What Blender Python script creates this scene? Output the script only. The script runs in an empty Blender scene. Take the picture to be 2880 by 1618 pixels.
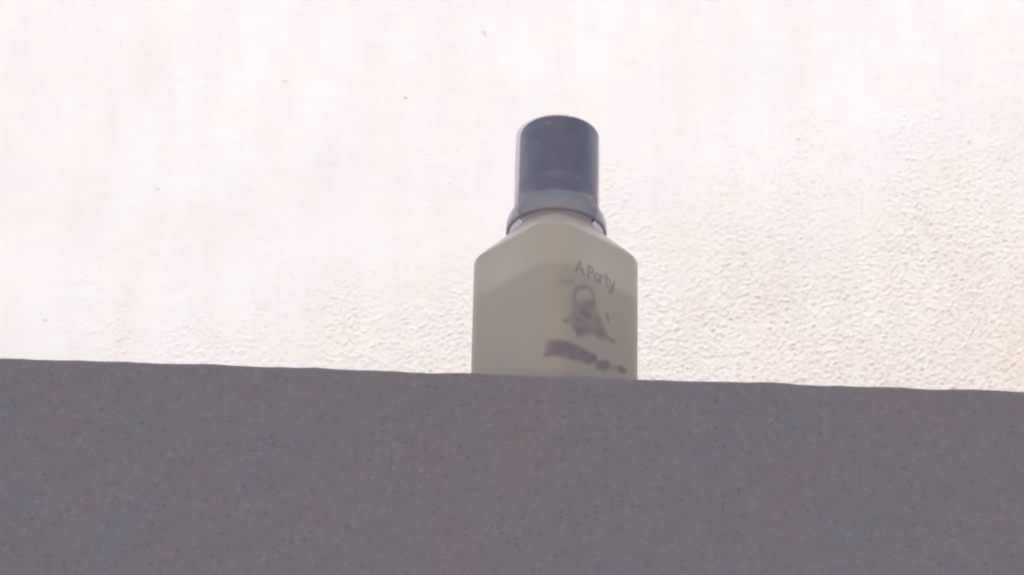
import bpy, math
import numpy as np
from mathutils import Vector, Matrix

sc = bpy.context.scene
col = sc.collection
PI = math.pi

# ------------------------------------------------------------------ camera
cam = bpy.data.cameras.new('camera')
cam_o = bpy.data.objects.new('camera', cam); col.objects.link(cam_o)
cam_o.matrix_world = (Matrix.Translation((-0.01271, -1.04076, -0.59720))
                      @ Matrix.Rotation(PI / 2 + math.radians(31), 4, 'X')
                      @ Matrix.Rotation(math.radians(1.2), 4, 'Z'))
cam.sensor_fit = 'HORIZONTAL'
cam.angle = math.radians(13.6855)
cam.clip_start = 0.01
cam.clip_end = 500
cam.dof.use_dof = True
cam.dof.focus_distance = 1.2
cam.dof.aperture_fstop = 90
sc.camera = cam_o

# ------------------------------------------------------------------ light
SUN_EL, SUN_ROT = math.radians(52), math.radians(191)
world = bpy.data.worlds.new('World'); sc.world = world
world.use_nodes = True
wn = world.node_tree; wn.nodes.clear()
sky = wn.nodes.new('ShaderNodeTexSky'); sky.sky_type = 'NISHITA'; sky.sun_disc = False
sky.sun_elevation = SUN_EL; sky.sun_rotation = SUN_ROT
sky.air_density = 1.0; sky.dust_density = 2.5; sky.ozone_density = 1.0
bg = wn.nodes.new('ShaderNodeBackground'); bg.inputs['Strength'].default_value = 0.15
wo = wn.nodes.new('ShaderNodeOutputWorld')
wn.links.new(sky.outputs[0], bg.inputs[0]); wn.links.new(bg.outputs[0], wo.inputs[0])

sun = bpy.data.lights.new('sun', 'SUN'); sun.energy = 2.0; sun.angle = math.radians(0.53)
sun.color = (1.0, 0.955, 0.90)
sun_o = bpy.data.objects.new('sun', sun); col.objects.link(sun_o)
sdir = Vector((math.sin(SUN_ROT) * math.cos(SUN_EL), math.cos(SUN_ROT) * math.cos(SUN_EL), math.sin(SUN_EL)))
sun_o.rotation_euler = sdir.to_track_quat('Z', 'Y').to_euler()
sun_o.location = sdir * 6

sc.view_settings.view_transform = 'Standard'
sc.view_settings.look = 'None'
sc.view_settings.exposure = 0.90
sc.view_settings.gamma = 1.0
sc.cycles.filter_width = 2.4
sc.cycles.max_bounces = 12
sc.cycles.transparent_max_bounces = 24
sc.cycles.use_denoising = True

# ------------------------------------------------------------------ helpers
def mesh_from_arrays(name, V, F, mat, parent=None, smooth=True):
    me = bpy.data.meshes.new(name)
    V = np.asarray(V, dtype=np.float32)
    if isinstance(F, np.ndarray) and F.ndim == 2:
        me.vertices.add(len(V)); me.vertices.foreach_set('co', V.ravel())
        n, k = F.shape
        me.loops.add(n * k); me.loops.foreach_set('vertex_index', F.astype(np.int32).ravel())
        me.polygons.add(n)
        me.polygons.foreach_set('loop_start', np.arange(0, n * k, k, dtype=np.int32))
        me.update(calc_edges=True)
    else:
        me.from_pydata([tuple(map(float, v)) for v in V], [], F)
    me.validate()
    if smooth:
        me.polygons.foreach_set('use_smooth', np.ones(len(me.polygons), dtype=bool))
    me.materials.append(mat)
    o = bpy.data.objects.new(name, me); col.objects.link(o)
    if parent is not None:
        o.parent = parent
    return o

def grid_faces(nu, nv, flip=False):
    i, j = np.meshgrid(np.arange(nu - 1), np.arange(nv - 1), indexing='ij')
    a = i * nv + j
    q = np.stack([a, a + nv, a + nv + 1, a + 1], -1).reshape(-1, 4)
    return q[:, ::-1] if flip else q

def noise_tile(n, lo, hi, seed, aniso=1.0):
    """periodic band-passed noise, wavelengths lo..hi in cells, unit deviation"""
    rng = np.random.default_rng(seed)
    f = np.fft.rfft2(rng.standard_normal((n, n)))
    ky = np.fft.fftfreq(n)[:, None] * aniso; kx = np.fft.rfftfreq(n)[None, :]
    k = np.sqrt(kx * kx + ky * ky)
    f *= np.exp(-(k * lo) ** 2) * (1 - np.exp(-(k * hi) ** 2))
    t = np.fft.irfft2(f, s=(n, n))
    return t / t.std()

def sample(tile, x, y, cell):
    n = tile.shape[0]
    u = np.asarray(x) / cell; v = np.asarray(y) / cell
    i = np.floor(u).astype(int); j = np.floor(v).astype(int)
    fu, fv = u - i, v - j
    i0, i1, j0, j1 = i % n, (i + 1) % n, j % n, (j + 1) % n
    return ((tile[i0, j0] * (1 - fu) + tile[i1, j0] * fu) * (1 - fv)
            + (tile[i0, j1] * (1 - fu) + tile[i1, j1] * fu) * fv)

def spread(lo, hi, step, end_lo, end_hi, g=1.12):
    """coordinates dense between lo and hi, growing outwards to the ends"""
    core = np.arange(lo, hi + step * .5, step)
    out = []
    for start, end, sg in ((core[0], end_lo, -1), (core[-1], end_hi, 1)):
        p, s, a = start, step, []
        while (end - p) * sg > 1e-9:
            s *= g; p = p + sg * s
            if (end - p) * sg < s * .5: p = end
            a.append(p)
        out.append(a)
    return np.array(out[0][::-1] + list(core) + out[1])

def smooth01(x):
    x = np.clip(x, 0, 1); return x * x * (3 - 2 * x)

class NT:
    def __init__(self, name):
        self.m = bpy.data.materials.new(name); self.m.use_nodes = True
        self.t = self.m.node_tree; self.t.nodes.clear()
    def n(self, kind, **kw):
        nd = self.t.nodes.new('ShaderNode' + kind)
        for k, v in kw.items():
            if k in nd.inputs: nd.inputs[k].default_value = v
            else: setattr(nd, k, v)
        return nd
    def l(self, a, b): self.t.links.new(a, b)
    def ramp(self, fac, stops):
        r = self.n('ValToRGB'); e = r.color_ramp.elements
        while len(e) < len(stops): e.new(0.5)
        for el, (p, c) in zip(e, stops):
            el.position = p; el.color = (c[0], c[1], c[2], 1)
        self.l(fac, r.inputs[0]); return r.outputs[0]
    def noise(self, scale, detail=3, rough=.5, vec=None):
        nd = self.n('TexNoise', Scale=scale, Detail=detail, Roughness=rough)
        if vec is not None: self.l(vec, nd.inputs['Vector'])
        return nd
    def mix(self, a, b, fac, mode='MIX'):
        m = self.n('Mix', data_type='RGBA', blend_type=mode)
        for sock, v in ((m.inputs[6], a), (m.inputs[7], b), (m.inputs[0], fac)):
            if hasattr(v, 'is_output'): self.l(v, sock)
            elif isinstance(v, tuple): sock.default_value = (*v, 1)
            else: sock.default_value = v
        return m.outputs[2]
    def out(self, shader):
        o = self.n('OutputMaterial'); self.l(shader, o.inputs[0]); return self.m

# ------------------------------------------------------------------ materials
def mat_back_wall():
    t = NT('white_roughcast')
    g = t.n('TexCoord').outputs['Object']
    big = t.noise(5.0, 3, .55, g)
    base = t.ramp(big.outputs[0], [(.3, (.580, .560, .556)), (.55, (.586, .570, .572)), (.75, (.588, .574, .584))])
    tint = t.noise(38.0, 2, .5, g)
    base = t.mix(base, t.ramp(tint.outputs[0], [(.36, (1.0, .975, .935)), (.5, (1, 1, 1)), (.64, (.985, .985, 1.0))]), .5, 'MULTIPLY')
    st_n = t.noise(7.0, 4, .6, g)
    xyz = t.n('SeparateXYZ'); t.l(g, xyz.inputs[0])
    ma = t.n('Math', operation='MULTIPLY_ADD'); t.l(xyz.outputs[0], ma.inputs[0]); ma.inputs[1].default_value = 1.0; ma.inputs[2].default_value = .62
    mb = t.n('Math', operation='MULTIPLY_ADD'); t.l(xyz.outputs[2], mb.inputs[0]); mb.inputs[1].default_value = -2.4; t.l(ma.outputs[0], mb.inputs[2])
    mc = t.n('Math', operation='MULTIPLY_ADD'); t.l(st_n.outputs[0], mc.inputs[0]); mc.inputs[1].default_value = .45; t.l(mb.outputs[0], mc.inputs[2])
    stain = t.ramp(mc.outputs[0], [(.0, (1, 1, 1)), (.30, (.972, .938, .895)), (.55, (.90, .825, .735))])
    base = t.mix(base, stain, .9, 'MULTIPLY')
    dirt = t.noise(430.0, 3, .65, g)
    dirtc = t.ramp(dirt.outputs[0], [(.34, (.66, .62, .59)), (.47, (1, 1, 1))])
    dm = t.n('MapRange'); t.l(mc.outputs[0], dm.inputs[0]); dm.inputs[1].default_value = -.1; dm.inputs[2].default_value = .5; dm.inputs[3].default_value = .05; dm.inputs[4].default_value = .85
    base = t.mix(base, dirtc, dm.outputs[0], 'MULTIPLY')
    smp = t.n('Mapping'); smp.inputs['Scale'].default_value = (1, 1, .22); t.l(g, smp.inputs['Vector'])
    streak = t.noise(60.0, 3, .6, smp.outputs[0])
    base = t.mix(base, t.ramp(streak.outputs[0], [(.35, (.955, .945, .935)), (.55, (1, 1, 1))]), .7, 'MULTIPLY')
    cw = t.noise(90.0, 3, .6, g)
    cv = t.n('MixRGB', blend_type='ADD'); cv.inputs[0].default_value = .02
    t.l(g, cv.inputs[1]); t.l(cw.outputs['Color'], cv.inputs[2])
    ck = t.n('TexVoronoi', feature='DISTANCE_TO_EDGE', Scale=85.0, Randomness=1.0); t.l(cv.outputs[0], ck.inputs['Vector'])
    crack = t.ramp(ck.outputs['Distance'], [(.0, (.80, .765, .74)), (.07, (1, 1, 1))])
    cg = t.noise(26.0, 2, .5, g)
    cm = t.n('MapRange'); t.l(cg.outputs[0], cm.inputs[0]); cm.inputs[1].default_value = .48; cm.inputs[2].default_value = .62
    cf = t.n('Math', operation='MULTIPLY'); t.l(cm.outputs[0], cf.inputs[0]); t.l(dm.outputs[0], cf.inputs[1])
    base = t.mix(base, crack, cf.outputs[0], 'MULTIPLY')
    # scattered dark grit: rare strong flecks, many faint ones, all ragged and stretched
    wob = t.noise(160.0, 2, .6, g)
    for scale, colr, lo, hi, r0, r1, amt, st in ((95., (.36, .33, .34), .955, .965, .05, .14, .8, (1, 1, 1.7)),
                                                 (150., (.48, .45, .46), .86, .90, .04, .20, .45, (1.5, 1, 1)),
                                                 (60., (.60, .57, .56), .80, .86, .03, .12, .5, (1, 1, 1.5))):
        mp = t.n('Mapping'); mp.inputs['Scale'].default_value = st; t.l(g, mp.inputs['Vector'])
        vm = t.n('MixRGB', blend_type='ADD'); vm.inputs[0].default_value = .012
        t.l(mp.outputs[0], vm.inputs[1]); t.l(wob.outputs['Color'], vm.inputs[2])
        v = t.n('TexVoronoi', Scale=scale, Randomness=1.0); t.l(vm.outputs[0], v.inputs['Vector'])
        spot = t.ramp(v.outputs['Distance'], [(r0, (1, 1, 1)), (r1, (0, 0, 0))])
        sep = t.n('SeparateColor'); t.l(v.outputs['Color'], sep.inputs[0])
        pick = t.ramp(sep.outputs[0], [(lo, (0, 0, 0)), (hi, (1, 1, 1))])
        m = t.n('Math', operation='MULTIPLY'); t.l(spot, m.inputs[0]); t.l(pick, m.inputs[1])
        m2 = t.n('Math', operation='MULTIPLY'); t.l(m.outputs[0], m2.inputs[0]); m2.inputs[1].default_value = amt
        base = t.mix(base, colr, m2.outputs[0])
    fine = t.noise(1400.0, 3, .6, g)
    b = t.n('Bump', Strength=.35, Distance=.0004); t.l(fine.outputs[0], b.inputs['Height'])
    p = t.n('BsdfPrincipled', Roughness=.95); p.inputs['Specular IOR Level'].default_value = .1
    t.l(base, p.inputs['Base Color']); t.l(b.outputs[0], p.inputs['Normal'])
    return t.out(p.outputs[0])

def mat_concrete():
    t = NT('grey_render')
    g = t.n('TexCoord').outputs['Object']
    big = t.noise(10.0, 4, .55, g)
    base = t.ramp(big.outputs[0], [(.30, (.217, .203, .223)), (.5, (.230, .207, .227)), (.70, (.234, .209, .215))])
    hue = t.noise(55.0, 2, .5, g)
    base = t.mix(base, t.ramp(hue.outputs[0], [(.3, (.93, 1.0, 1.06)), (.5, (1, 1, 1)), (.7, (1.07, .96, .99))]), .7, 'MULTIPLY')
    sand = t.noise(520.0, 3, .65, g)
    base = t.mix(base, t.ramp(sand.outputs[0], [(.3, (.74, .73, .74)), (.45, (1, 1, 1)), (.58, (1, 1, 1)), (.72, (1.25, 1.22, 1.23))]), .72, 'MULTIPLY')
    for scale, colr, lo, hi in ((420., (.12, .11, .12), .74, .80), (380., (.34, .33, .33), .93, .96)):
        v = t.n('TexVoronoi', Scale=scale, Randomness=1.0); t.l(g, v.inputs['Vector'])
        spot = t.ramp(v.outputs['Distance'], [(.10, (1, 1, 1)), (.30, (0, 0, 0))])
        sep = t.n('SeparateColor'); t.l(v.outputs['Color'], sep.inputs[0])
        pick = t.ramp(sep.outputs[0], [(lo, (0, 0, 0)), (hi, (1, 1, 1))])
        m = t.n('Math', operation='MULTIPLY'); t.l(spot, m.inputs[0]); t.l(pick, m.inputs[1])
        m2 = t.n('Math', operation='MULTIPLY'); t.l(m.outputs[0], m2.inputs[0]); m2.inputs[1].default_value = .42
        base = t.mix(base, colr, m2.outputs[0])
    fine = t.noise(900.0, 3, .6, g)
    b = t.n('Bump', Strength=.4, Distance=.0005); t.l(fine.outputs[0], b.inputs['Height'])
    p = t.n('BsdfPrincipled', Roughness=.9); p.inputs['Specular IOR Level'].default_value = .2
    t.l(base, p.inputs['Base Color']); t.l(b.outputs[0], p.inputs['Normal'])
    return t.out(p.outputs[0])

def mat_frosted():
    t = NT('frosted_plastic')
    g = t.n('TexCoord').outputs['Object']
    mot = t.noise(130.0, 3, .5, g)
    c = t.ramp(mot.outputs[0], [(.35, (.84, .785, .665)), (.65, (.86, .79, .725))])
    d = t.n('BsdfDiffuse'); t.l(c, d.inputs[0])
    tr = t.n('BsdfTranslucent'); tr.inputs[0].default_value = (.97, .91, .77, 1)
    ms = t.n('MixShader'); ms.inputs[0].default_value = .70
    t.l(d.outputs[0], ms.inputs[1]); t.l(tr.outputs[0], ms.inputs[2])
    gl = t.n('BsdfGlossy', Roughness=.38); fr = t.n('Fresnel', IOR=1.4)
    m2 = t.n('MixShader'); t.l(fr.outputs[0], m2.inputs[0])
    t.l(ms.outputs[0], m2.inputs[1]); t.l(gl.outputs[0], m2.inputs[2])
    return t.out(m2.outputs[0])

def mat_liquid():
    t = NT('milky_liquid')
    g = t.n('TexCoord').outputs['Object']
    mot = t.noise(90.0, 3, .5, g)
    c = t.ramp(mot.outputs[0], [(.32, (.63, .515, .50)), (.65, (.70, .605, .56))])
    d = t.n('BsdfDiffuse'); t.l(c, d.inputs[0])
    tr = t.n('BsdfTranslucent'); tr.inputs[0].default_value = (.72, .65, .61, 1)
    ms = t.n('MixShader'); ms.inputs[0].default_value = .35
    t.l(d.outputs[0], ms.inputs[1]); t.l(tr.outputs[0], ms.inputs[2])
    return t.out(ms.outputs[0])

def mat_cap():
    t = NT('slate_plastic')
    g = t.n('TexCoord').outputs['Object']
    n1 = t.noise(160.0, 3, .55, g)
    c = t.ramp(n1.outputs[0], [(.35, (.128, .148, .200)), (.6, (.140, .172, .214)), (.75, (.18, .178, .262))])
    scuff = t.noise(420.0, 2, .5, g)
    c = t.mix(c, t.ramp(scuff.outputs[0], [(.66, (0, 0, 0)), (.78, (.10, .11, .14))]), 1.0, 'ADD')
    p = t.n('BsdfPrincipled', Roughness=.6); t.l(c, p.inputs['Base Color'])
    b = t.n('Bump', Strength=.15, Distance=.0004); t.l(n1.outputs[0], b.inputs['Height']); t.l(b.outputs[0], p.inputs['Normal'])
    return t.out(p.outputs[0])

def mat_clear(name, tint, body, body_amt, rough, gloss=1.0, edge=2.2):
    """thin clear plastic: see-through, a little milky, glossy at grazing angles"""
    t = NT(name)
    tp = t.n('BsdfTransparent'); tp.inputs[0].default_value = (*tint, 1)
    d = t.n('BsdfDiffuse'); d.inputs[0].default_value = (*body, 1)
    tl = t.n('BsdfTranslucent'); tl.inputs[0].default_value = (*body, 1)
    md = t.n('MixShader'); md.inputs[0].default_value = .5
    t.l(d.outputs[0], md.inputs[1]); t.l(tl.outputs[0], md.inputs[2])
    lw = t.n('LayerWeight', Blend=.5)
    mr = t.n('MapRange'); t.l(lw.outputs['Facing'], mr.inputs[0])
    mr.inputs[3].default_value = body_amt; mr.inputs[4].default_value = min(1, body_amt * edge)
    m1 = t.n('MixShader'); t.l(mr.outputs[0], m1.inputs[0])
    t.l(tp.outputs[0], m1.inputs[1]); t.l(md.outputs[0], m1.inputs[2])
    gl = t.n('BsdfGlossy', Roughness=rough)
    pw = t.n('Math', operation='POWER'); t.l(lw.outputs['Facing'], pw.inputs[0]); pw.inputs[1].default_value = 4.0
    fr = t.n('MapRange'); t.l(pw.outputs[0], fr.inputs[0]); fr.inputs[3].default_value = .03 * gloss; fr.inputs[4].default_value = .6 * gloss
    m2 = t.n('MixShader'); t.l(fr.outputs[0], m2.inputs[0])
    t.l(m1.outputs[0], m2.inputs[1]); t.l(gl.outputs[0], m2.inputs[2])
    return t.out(m2.outputs[0])

def mat_print():
    t = NT('label_ink')
    a = t.n('Attribute', attribute_name='ink')
    tp = t.n('BsdfTransparent')
    d = t.n('BsdfDiffuse'); d.inputs[0].default_value = (.25, .195, .245, 1)
    m = t.n('MixShader'); t.l(a.outputs['Fac'], m.inputs[0])
    t.l(tp.outputs[0], m.inputs[1]); t.l(d.outputs[0], m.inputs[2])
    return t.out(m.outputs[0])

def mat_plain(name, c, rough=.9, scale=6.0):
    t = NT(name)
    g = t.n('TexCoord').outputs['Object']
    n1 = t.noise(scale, 5, .6, g)
    cc = t.ramp(n1.outputs[0], [(.3, tuple(v * .85 for v in c)), (.7, tuple(min(1, v * 1.1) for v in c))])
    p = t.n('BsdfPrincipled', Roughness=rough); t.l(cc, p.inputs['Base Color'])
    return t.out(p.outputs[0])

M_WALL, M_LEDGE = mat_back_wall(), mat_concrete()
YAW = math.radians(1.4)

# ------------------------------------------------------------------ setting: ground and an added overhead slab, out of view, that shades the ledge
def slab(name, x0, x1, y0, y1, z0, z1, mat):
    V = [(x, y, z) for z in (z0, z1) for y in (y0, y1) for x in (x0, x1)]
    F = [(0, 2, 3, 1), (4, 5, 7, 6), (0, 1, 5, 4), (2, 6, 7, 3), (0, 4, 6, 2), (1, 3, 7, 5)]
    o = mesh_from_arrays(name, V, F, mat, smooth=False)
    o['kind'] = 'structure'
    return o

GZ = -1.75
gr = mesh_from_arrays('ground', [(-60, -60, GZ), (60, -60, GZ), (60, 60, GZ), (-60, 60, GZ)], [(0, 1, 2, 3)],
                      mat_plain('paving', (.34, .32, .30), .9, 2.0), smooth=False)
gr['kind'] = 'structure'
slab('added_shade_slab', -2.6, 2.6, -3.0, -0.56, 0.95, 1.07, mat_plain('shade_slab_matte', (.62, .60, .58), .9))  # unseen blocker, added to keep the sun off bottle and ledge

# ------------------------------------------------------------------ back wall: rough plaster, real relief
CELL = .0004
T_GRAIN = .75 * noise_tile(1024, 2.6, 9, 11) + .25 * noise_tile(1024, 6, 30, 17) + .5 * noise_tile(1024, 1.6, 5, 18)       # grains of one to four millimetres
T_LUMP = noise_tile(1024, 10, 40, 12)
T_PATCH = noise_tile(512, 20, 90, 13)
xs = spread(-.27, .25, .0006, -3.0, 3.0)
zs = spread(.26, .505, .0006, GZ, 2.4)
X, Z = np.meshgrid(xs, zs, indexing='ij')
rough = smooth01(.5 + (X * 1.0 - (Z - .36) * 2.6) / .42 + .13 * sample(T_PATCH, X, Z * .35, .0014))
core = (smooth01((X + .8) / .5) * smooth01((.8 - X) / .5))
h = sample(T_GRAIN, X, Z, CELL * 1.15)
grain = np.where(h > .2, h - .2, (h - .2) * .35)
amp = .000018 + .00027 * rough ** 2.2
Y = -(grain * amp + sample(T_LUMP, X, Z, CELL * 2) * .000022 + sample(T_PATCH, X, Z, .004) * .0002)
pit = sample(T_GRAIN, X + .11, Z + .07, CELL * 2.2)
Y += smooth01((pit - 2.9) / .8) * .0009        # a few chips and pits
dist = np.maximum(np.maximum(-.3 - X, X - .28), np.maximum(.24 - Z, Z - .52))
Y *= 1 - .9 * smooth01(dist / .15)
V = np.stack([X, Y, Z], -1).reshape(-1, 3)
wall = mesh_from_arrays('back_wall', V, grid_faces(len(xs), len(zs)), M_WALL)
wall.location = (0, .50, 0); wall.rotation_euler = (0, 0, YAW)
wall['label'] = 'bright sunlit white roughcast wall filling the background behind the bottle'
wall['category'] = 'wall'

# ------------------------------------------------------------------ the ledge: top of a low wall, its front in shade
T_EDGE = noise_tile(512, 14, 70, 21)
RAD, DEPTH = .0016, .15
prof = []                                      # (y, z, ny, nz, along)
for z in spread(-.098, -RAD, .0006, GZ, -RAD)[:]:
    if z < -RAD - 1e-6: prof.append((0, z, -1, 0))
for k in range(0, 9):
    a = k / 8 * PI / 2
    prof.append((RAD - RAD * math.cos(a), -RAD + RAD * math.sin(a), -math.cos(a), math.sin(a)))
for y in np.linspace(RAD, DEPTH, 90)[1:]: prof.append((y, 0, 0, 1))
for z in (-.01, -.2, GZ): prof.append((DEPTH, z, 1, 0))
prof = np.array(prof)
xs = spread(-.19, .17, .0006, -2.4, 2.4)
Xg, Pi = np.meshgrid(xs, np.arange(len(prof)), indexing='ij')
P = prof[Pi]
s_len = np.concatenate([[0], np.cumsum(np.linalg.norm(np.diff(prof[:, :2], axis=0), axis=1))])[Pi]
g1 = sample(T_GRAIN, Xg + .3, s_len, CELL * 1.0)
g2 = sample(T_LUMP, Xg + .2, s_len, CELL * 1.5)
disp = (g1 * .00009 + g2 * .00010) * (1 - .8 * np.exp(-np.abs(P[..., 1]) / .002))
pit = sample(T_GRAIN, Xg + .5, s_len + .1, CELL * 1.2)
disp -= smooth01((pit - 2.2) / .8) * .0005 * (P[..., 1] < -.004)
disp += smooth01((-pit - 2.5) / .8) * .0003 * (P[..., 1] < -.004)
near = ((Xg > -.25) & (Xg < .23) & (P[..., 0] < .14) & (P[..., 1] > -.11))
disp *= near
near_edge = np.exp(-np.abs(P[..., 1]) / .012) * np.exp(-P[..., 0] / .02)
wob = sample(T_EDGE, Xg, Xg * 0 + .01, .0016) * .00020 + sample(T_EDGE, Xg, Xg * 0 + .4, .0007) * .00005
V = np.stack([Xg, P[..., 0] + disp * P[..., 2], P[..., 1] + disp * P[..., 3] + wob * near_edge], -1).reshape(-1, 3)
ledge = mesh_from_arrays('ledge', V, grid_faces(len(xs), len(prof), flip=False), M_LEDGE)
ledge.rotation_euler = (0, 0, YAW)
ledge['label'] = 'rough grey rendered ledge in shade on which the small bottle stands'
ledge['category'] = 'ledge'

# ------------------------------------------------------------------ the bottle
root = bpy.data.objects.new('bottle', None); col.objects.link(root)
root.empty_display_size = .01
root.location = (0, .0286, .0002)
root['label'] = 'small square frosted bottle with a slate blue cap standing on the ledge'
root['category'] = 'bottle'
TURN = math.radians(-48)                       # normal of the printed face

HALF, RC = .0195, .0084                        # half side and corner radius of the square section
NSEG = 160
PHI = np.linspace(0, 2 * PI, NSEG, endpoint=False)

def r_square(phi, a, rc):
    """distance to a rounded square, phi measured from a face normal"""
    p = np.abs((phi + PI / 4) % (PI / 2) - PI / 4)
    flat = a / np.cos(p)
    c = a - rc
    y = a * np.tan(p)
    b = c * (np.cos(p) + np.sin(p))
    arc = b + np.sqrt(np.maximum(b * b - 2 * c * c + rc * rc, 0))
    return np.where(y <= c, flat, arc)

def loft(rings):
    """rings of (z, half side, corner radius, 0 square .. 1 circle, circle radius)"""
    V = []
    for z, a, rc, t, rr in rings:
        r = r_square(PHI, a, rc) * (1 - t) + rr * t
        V.append(np.stack([r * np.cos(PHI + TURN), r * np.sin(PHI + TURN), np.full(NSEG, z)], -1))
    V = np.concatenate(V)
    F = []
    for i in range(len(rings) - 1):
        for j in range(NSEG):
            k = (j + 1) % NSEG
            F.append((i * NSEG + j, i * NSEG + k, (i + 1) * NSEG + k, (i + 1) * NSEG + j))
    F.append(tuple(range(NSEG - 1, -1, -1)))
    n0 = (len(rings) - 1) * NSEG
    F.append(tuple(n0 + j for j in range(NSEG)))
    return V, F

ZS = .0535                                     # height of the shoulder's outer edge
rings = []
for k in range(6):                             # rounded foot
    a = k / 5 * PI / 2
    rings.append((.0007 * (1 - math.sin(a)), HALF - .0007 * (1 - math.cos(a)), RC, 0, 0))
for z in np.linspace(.003, ZS - .0011, 14): rings.append((z, HALF, RC, 0, 0))
NECK_R, NECK_Z = .0103, .0655
n = 12                                         # eased corner into the straight shoulder
p0, p1, p2 = np.array([HALF, ZS - .0011]), np.array([HALF, ZS]), np.array([HALF - .0008, ZS + .0009])
for k in range(1, n + 1):
    t = k / n
    q = (1 - t) ** 2 * p0 + 2 * t * (1 - t) * p1 + t * t * p2
    rings.append((q[1], q[0], RC, 0, 0))
zl, al = rings[-1][0], rings[-1][1]
for k in range(1, 11):
    t = k / 10
    rings.append((zl + (NECK_Z - zl) * t, al, RC, t, NECK_R))
for z in (.0665, .068, .072, .078): rings.append((z, NECK_R, NECK_R * .98, 1, NECK_R))
V, F = loft(rings)
body = mesh_from_arrays('body', V, F, mat_frosted(), root)

# milky contents, level with the dark arc seen through the plastic
W = .0016
lr = [(.0022, HALF - W - .001, RC - W, 0, 0)]
for z in np.linspace(.0035, .0392, 12): lr.append((z, HALF - W, RC - W, 0, 0))
lr += [(.0400, HALF - W - .0003, RC - W, 0, 0), (.0403, HALF - W - .001, RC - W, 0, 0)]
V, F = loft(lr)
liquid = mesh_from_arrays('liquid', V, F, mat_liquid(), body)

def lathe(name, prof, mat, parent, seg=96, closed=False):
    ang = np.linspace(0, 2 * PI, seg, endpoint=False)
    V, F = [], []
    for r, z in prof:
        V.append(np.stack([r * np.cos(ang), r * np.sin(ang), np.full(seg, z)], -1))
    V = np.concatenate(V)
    m = len(prof)
    for i in range(m if closed else m - 1):
        i2 = (i + 1) % m
        for j in range(seg):
            k = (j + 1) % seg
            F.append((i * seg + j, i * seg + k, i2 * seg + k, i2 * seg + j))
    if not closed:
        if prof[0][0] > 1e-6: F.append(tuple(range(seg - 1, -1, -1)))
        if prof[-1][0] > 1e-6: F.append(tuple((m - 1) * seg + j for j in range(seg)))
    return mesh_from_arrays(name, V, F, mat, parent)

# cap: dark slate plastic with an eased top edge
CR, CB, CT = .0117, .0708, .0984
cp = [(CR - .0004, CB), (CR, CB + .0004), (CR, CB + .008), (CR, CB + .016), (CR, CT - .0008)]
for k in range(1, 8):
    a = k / 7 * PI / 2
    cp.append((CR - .0008 * (1 - math.cos(a)), CT - .0008 + .0008 * math.sin(a)))
cp += [(CR - .004, CT + .0002), (.003, CT + .0003)]
cap = lathe('cap', cp, mat_cap(), root)
cap.location = (-.00055, 0, 0); cap.rotation_euler = (0, math.radians(.62), 0)

# clear sleeve shrunk round the cap, ending in a flared skirt below it
SR = .0126
sp = [(SR, .0716), (SR, .080), (SR, .090), (SR - .0001, CT - .0014)]
for k in range(1, 7):
    a = k / 6 * PI / 2
    sp.append((SR - .0001 - .0008 * (1 - math.cos(a)), CT - .0014 + .0012 * math.sin(a)))
inner = [(r - .00035, z) for r, z in sp[::-1]]
lathe('cap_sleeve', sp + inner, mat_clear('clear_sleeve', (.955, .93, .96), (.70, .64, .74), .03, .30, .8, 3), root, closed=True)

kp = [(SR + .0002, .0713), (SR + .0004, .0705), (.0137, .0694), (.0143, .0683), (.01475, .0668), (.0148, .0652), (.0147, .0637)]
ki = [(r - .0007, z - .0002) for r, z in kp[::-1]]
ki[0] = (.0141, .0636)
collar = lathe('collar', kp + ki, mat_clear('smoky_collar', (.90, .87, .90), (.62, .66, .70), .40, .45, .35, .75), root, closed=True)
rim = [(.01395 + .00085 * .5 + .00050 * math.cos(a), .06365 + .00055 * math.sin(a)) for a in np.linspace(0, 2 * PI, 12, endpoint=False)]
lathe('rim', rim, mat_clear('smoky_rim', (.84, .79, .84), (.42, .38, .44), .42, .4, .3, 1.0), collar, closed=True)

# ------------------------------------------------------------------ print on the right-hand face (flat, faded, out of true)
def seg_dist(px, py, pts):
    d = np.full(px.shape, 1e9)
    for (x0, y0), (x1, y1) in zip(pts[:-1], pts[1:]):
        dx, dy = x1 - x0, y1 - y0
        t = np.clip(((px - x0) * dx + (py - y0) * dy) / (dx * dx + dy * dy + 1e-9), 0, 1)
        d = np.minimum(d, np.hypot(px - x0 - t * dx, py - y0 - t * dy))
    return d
def inside(px, py, pts):
    r = np.zeros(px.shape, bool)
    for (x0, y0), (x1, y1) in zip(pts, pts[1:] + pts[:1]):
        c = ((y0 > py) != (y1 > py)) & (px < (x1 - x0) * (py - y0) / (y1 - y0 + 1e-12) + x0)
        r ^= c
    return r
def stroke(px, py, pts, w, soft, a):
    soft = soft * 1.6; a = a * .72
    return a * smooth01((w + soft - seg_dist(px, py, pts)) / (2 * soft))
def fill(px, py, pts, soft, a):
    soft = soft * 1.4; a = a * .80
    d = seg_dist(px, py, pts + pts[:1]); d = np.where(inside(px, py, pts), d, -d)
    return a * smooth01((d + soft) / (2 * soft))

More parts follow.
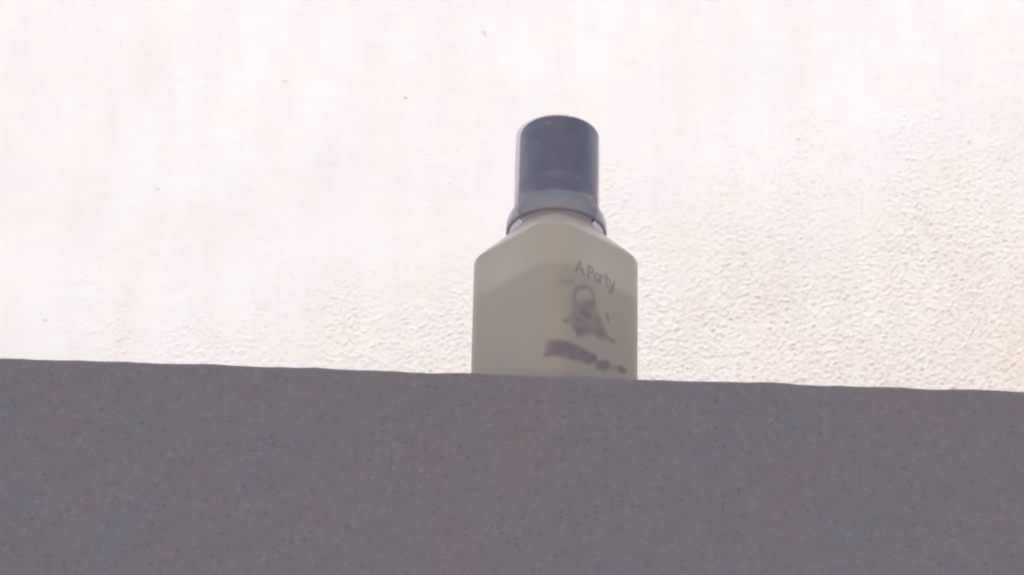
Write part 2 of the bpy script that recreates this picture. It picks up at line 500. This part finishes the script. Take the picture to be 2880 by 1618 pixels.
us = np.arange(-21.5, 11.01, .25); vs = np.arange(6.5, 45.01, .25)
U, Vv = np.meshgrid(us, vs, indexing='ij')
ink = np.zeros(U.shape)
def add(a):
    global ink
    ink = np.maximum(ink, a)
LET = {                                         # letter strokes on a unit box
    'A': [[(0, 0), (.5, 1), (1, 0)], [(.18, .36), (.82, .36)]],
    'P': [[(0, 0), (0, 1), (.7, 1), (.95, .77), (.7, .5), (0, .5)]],
    'a': [[(.85, .65), (.4, .68), (.05, .33), (.4, 0), (.85, .2)], [(.88, .68), (.88, 0)]],
    'r': [[(.1, .68), (.1, 0)], [(.1, .42), (.5, .68), (.85, .6)]],
    't': [[(.45, .98), (.45, .12), (.85, 0)], [(.1, .68), (.85, .68)]],
    'y': [[(.05, .68), (.45, .05)], [(.9, .68), (.4, -.3), (.1, -.36)]],
}
pen = -10.2
for ch, w in (('A', 3.5), (' ', 1.5), ('P', 2.3), ('a', 2.2), ('r', 1.9), ('t', 1.9), ('y', 2.4)):
    for st in LET.get(ch, []):
        add(stroke(U, Vv, [(pen + x * w * .88, 38.4 + y * 3.7) for x, y in st], .22, .38, .78))
    pen += w
add(stroke(U, Vv, [(-10.96, 28.6), (-10.4, 31.0), (-9.2, 33.0), (-7.1, 34.5), (-4.9, 34.9), (-3.6, 33.8), (-2.7, 31.1)], .45, .6, .5))
figure = [(-10.7, 29.2), (-8.4, 29.2), (-4.5, 30.8), (-2.6, 31.8), (-2.0, 29.3), (.3, 25.8), (2.0, 22.4), (1.2, 19.9), (-1.3, 19.6), (-2.7, 20.4),
          (-5.8, 19.0), (-9.1, 16.7), (-10.5, 18.4), (-12.2, 20.5), (-13.9, 20.2), (-12.8, 21.8), (-11.4, 24.0), (-11.7, 26.0)]
patchy = .85 + .15 * sample(T_PATCH, U, Vv, .25)
add(fill(U, Vv, figure, .9, .50) * np.clip(patchy, .45, 1.1))
ink *= 1 - .45 * smooth01((1.5 - np.hypot((U + 7.2), (Vv - 32.0) * .9)) / 1.2)
ink *= 1 - .40 * smooth01((1.3 - seg_dist(U, Vv, [(-8.5, 24.2), (-5.5, 23.6)])) / 1.2)
add(stroke(U, Vv, [(.9, 23.1), (2.3, 21.3), (4.9, 21.0)], .6, .7, .5))
add(stroke(U, Vv, [(2.25, 29.1), (2.84, 27.2)], .3, .45, .6))
add(stroke(U, Vv, [(-13.9, 20.3), (-13.4, 20.1)], .5, .5, .6))
band = [(-18.7, 13.0), (-17.1, 13.7), (-14.7, 13.8), (-11.0, 13.8), (-5.7, 13.9), (-1.8, 13.6), (-1.2, 12.1), (-4.3, 9.7), (-8.2, 9.3), (-11.8, 8.4),
        (-14.7, 8.3), (-17.8, 8.4), (-19.3, 8.6)]
add(fill(U, Vv, band, .7, .66) * np.clip(.95 + .06 * sample(T_PATCH, U + 9, Vv + 3, .2), .7, 1.1))
add(stroke(U, Vv, [(-19.1, 9.0), (-18.6, 8.8)], .5, .5, .85))
add(fill(U, Vv, [(-2.3, 11.7), (1.3, 13.5), (3.5, 13.6), (4.1, 12.2), (1.9, 10.1), (-1.8, 9.3)], .6, .55))
add(stroke(U, Vv, [(.4, 10.4), (1.2, 12.6)], .3, .5, .72)); add(stroke(U, Vv, [(2.6, 11.3), (3.2, 13.2)], .3, .5, .75))
add(stroke(U, Vv, [(-1.5, 11.6), (3.5, 12.2), (8.5, 12.9)], .7, .6, .36))
add(fill(U, Vv, [(6.3, 13.4), (8.0, 14.2), (10.3, 14.0), (9.7, 12.3), (6.9, 11.7)], .5, .62))
add(stroke(U, Vv, [(-15.1, 33.3), (-13.0, 33.4)], .4, .6, .28)); add(stroke(U, Vv, [(-12.2, 34.3), (-11.0, 33.9)], .4, .6, .30))
# wrap along the face and round its front corner
flat = (HALF - RC) * 1000; rc = RC * 1000
ux, uy = U.copy(), np.full(U.shape, HALF * 1000)
over = np.maximum(-flat - U, 0) / rc
ux = np.where(over > 0, -flat - rc * np.sin(over), ux)
uy = np.where(over > 0, flat + rc * np.cos(over), uy)
off = .07
nx = np.where(over > 0, -np.sin(over), 0); ny = np.where(over > 0, np.cos(over), 1)
ux = (ux + nx * off) / 1000; uy = (uy + ny * off) / 1000
ct, st = math.cos(TURN), math.sin(TURN)
LV = np.stack([uy * ct - ux * st, uy * st + ux * ct, Vv / 1000], -1).reshape(-1, 3)
label = mesh_from_arrays('label', LV, grid_faces(len(us), len(vs)), mat_print(), root)
at = label.data.attributes.new('ink', 'FLOAT', 'POINT')
at.data.foreach_set('value', np.clip(ink, 0, 1).astype(np.float32).ravel())
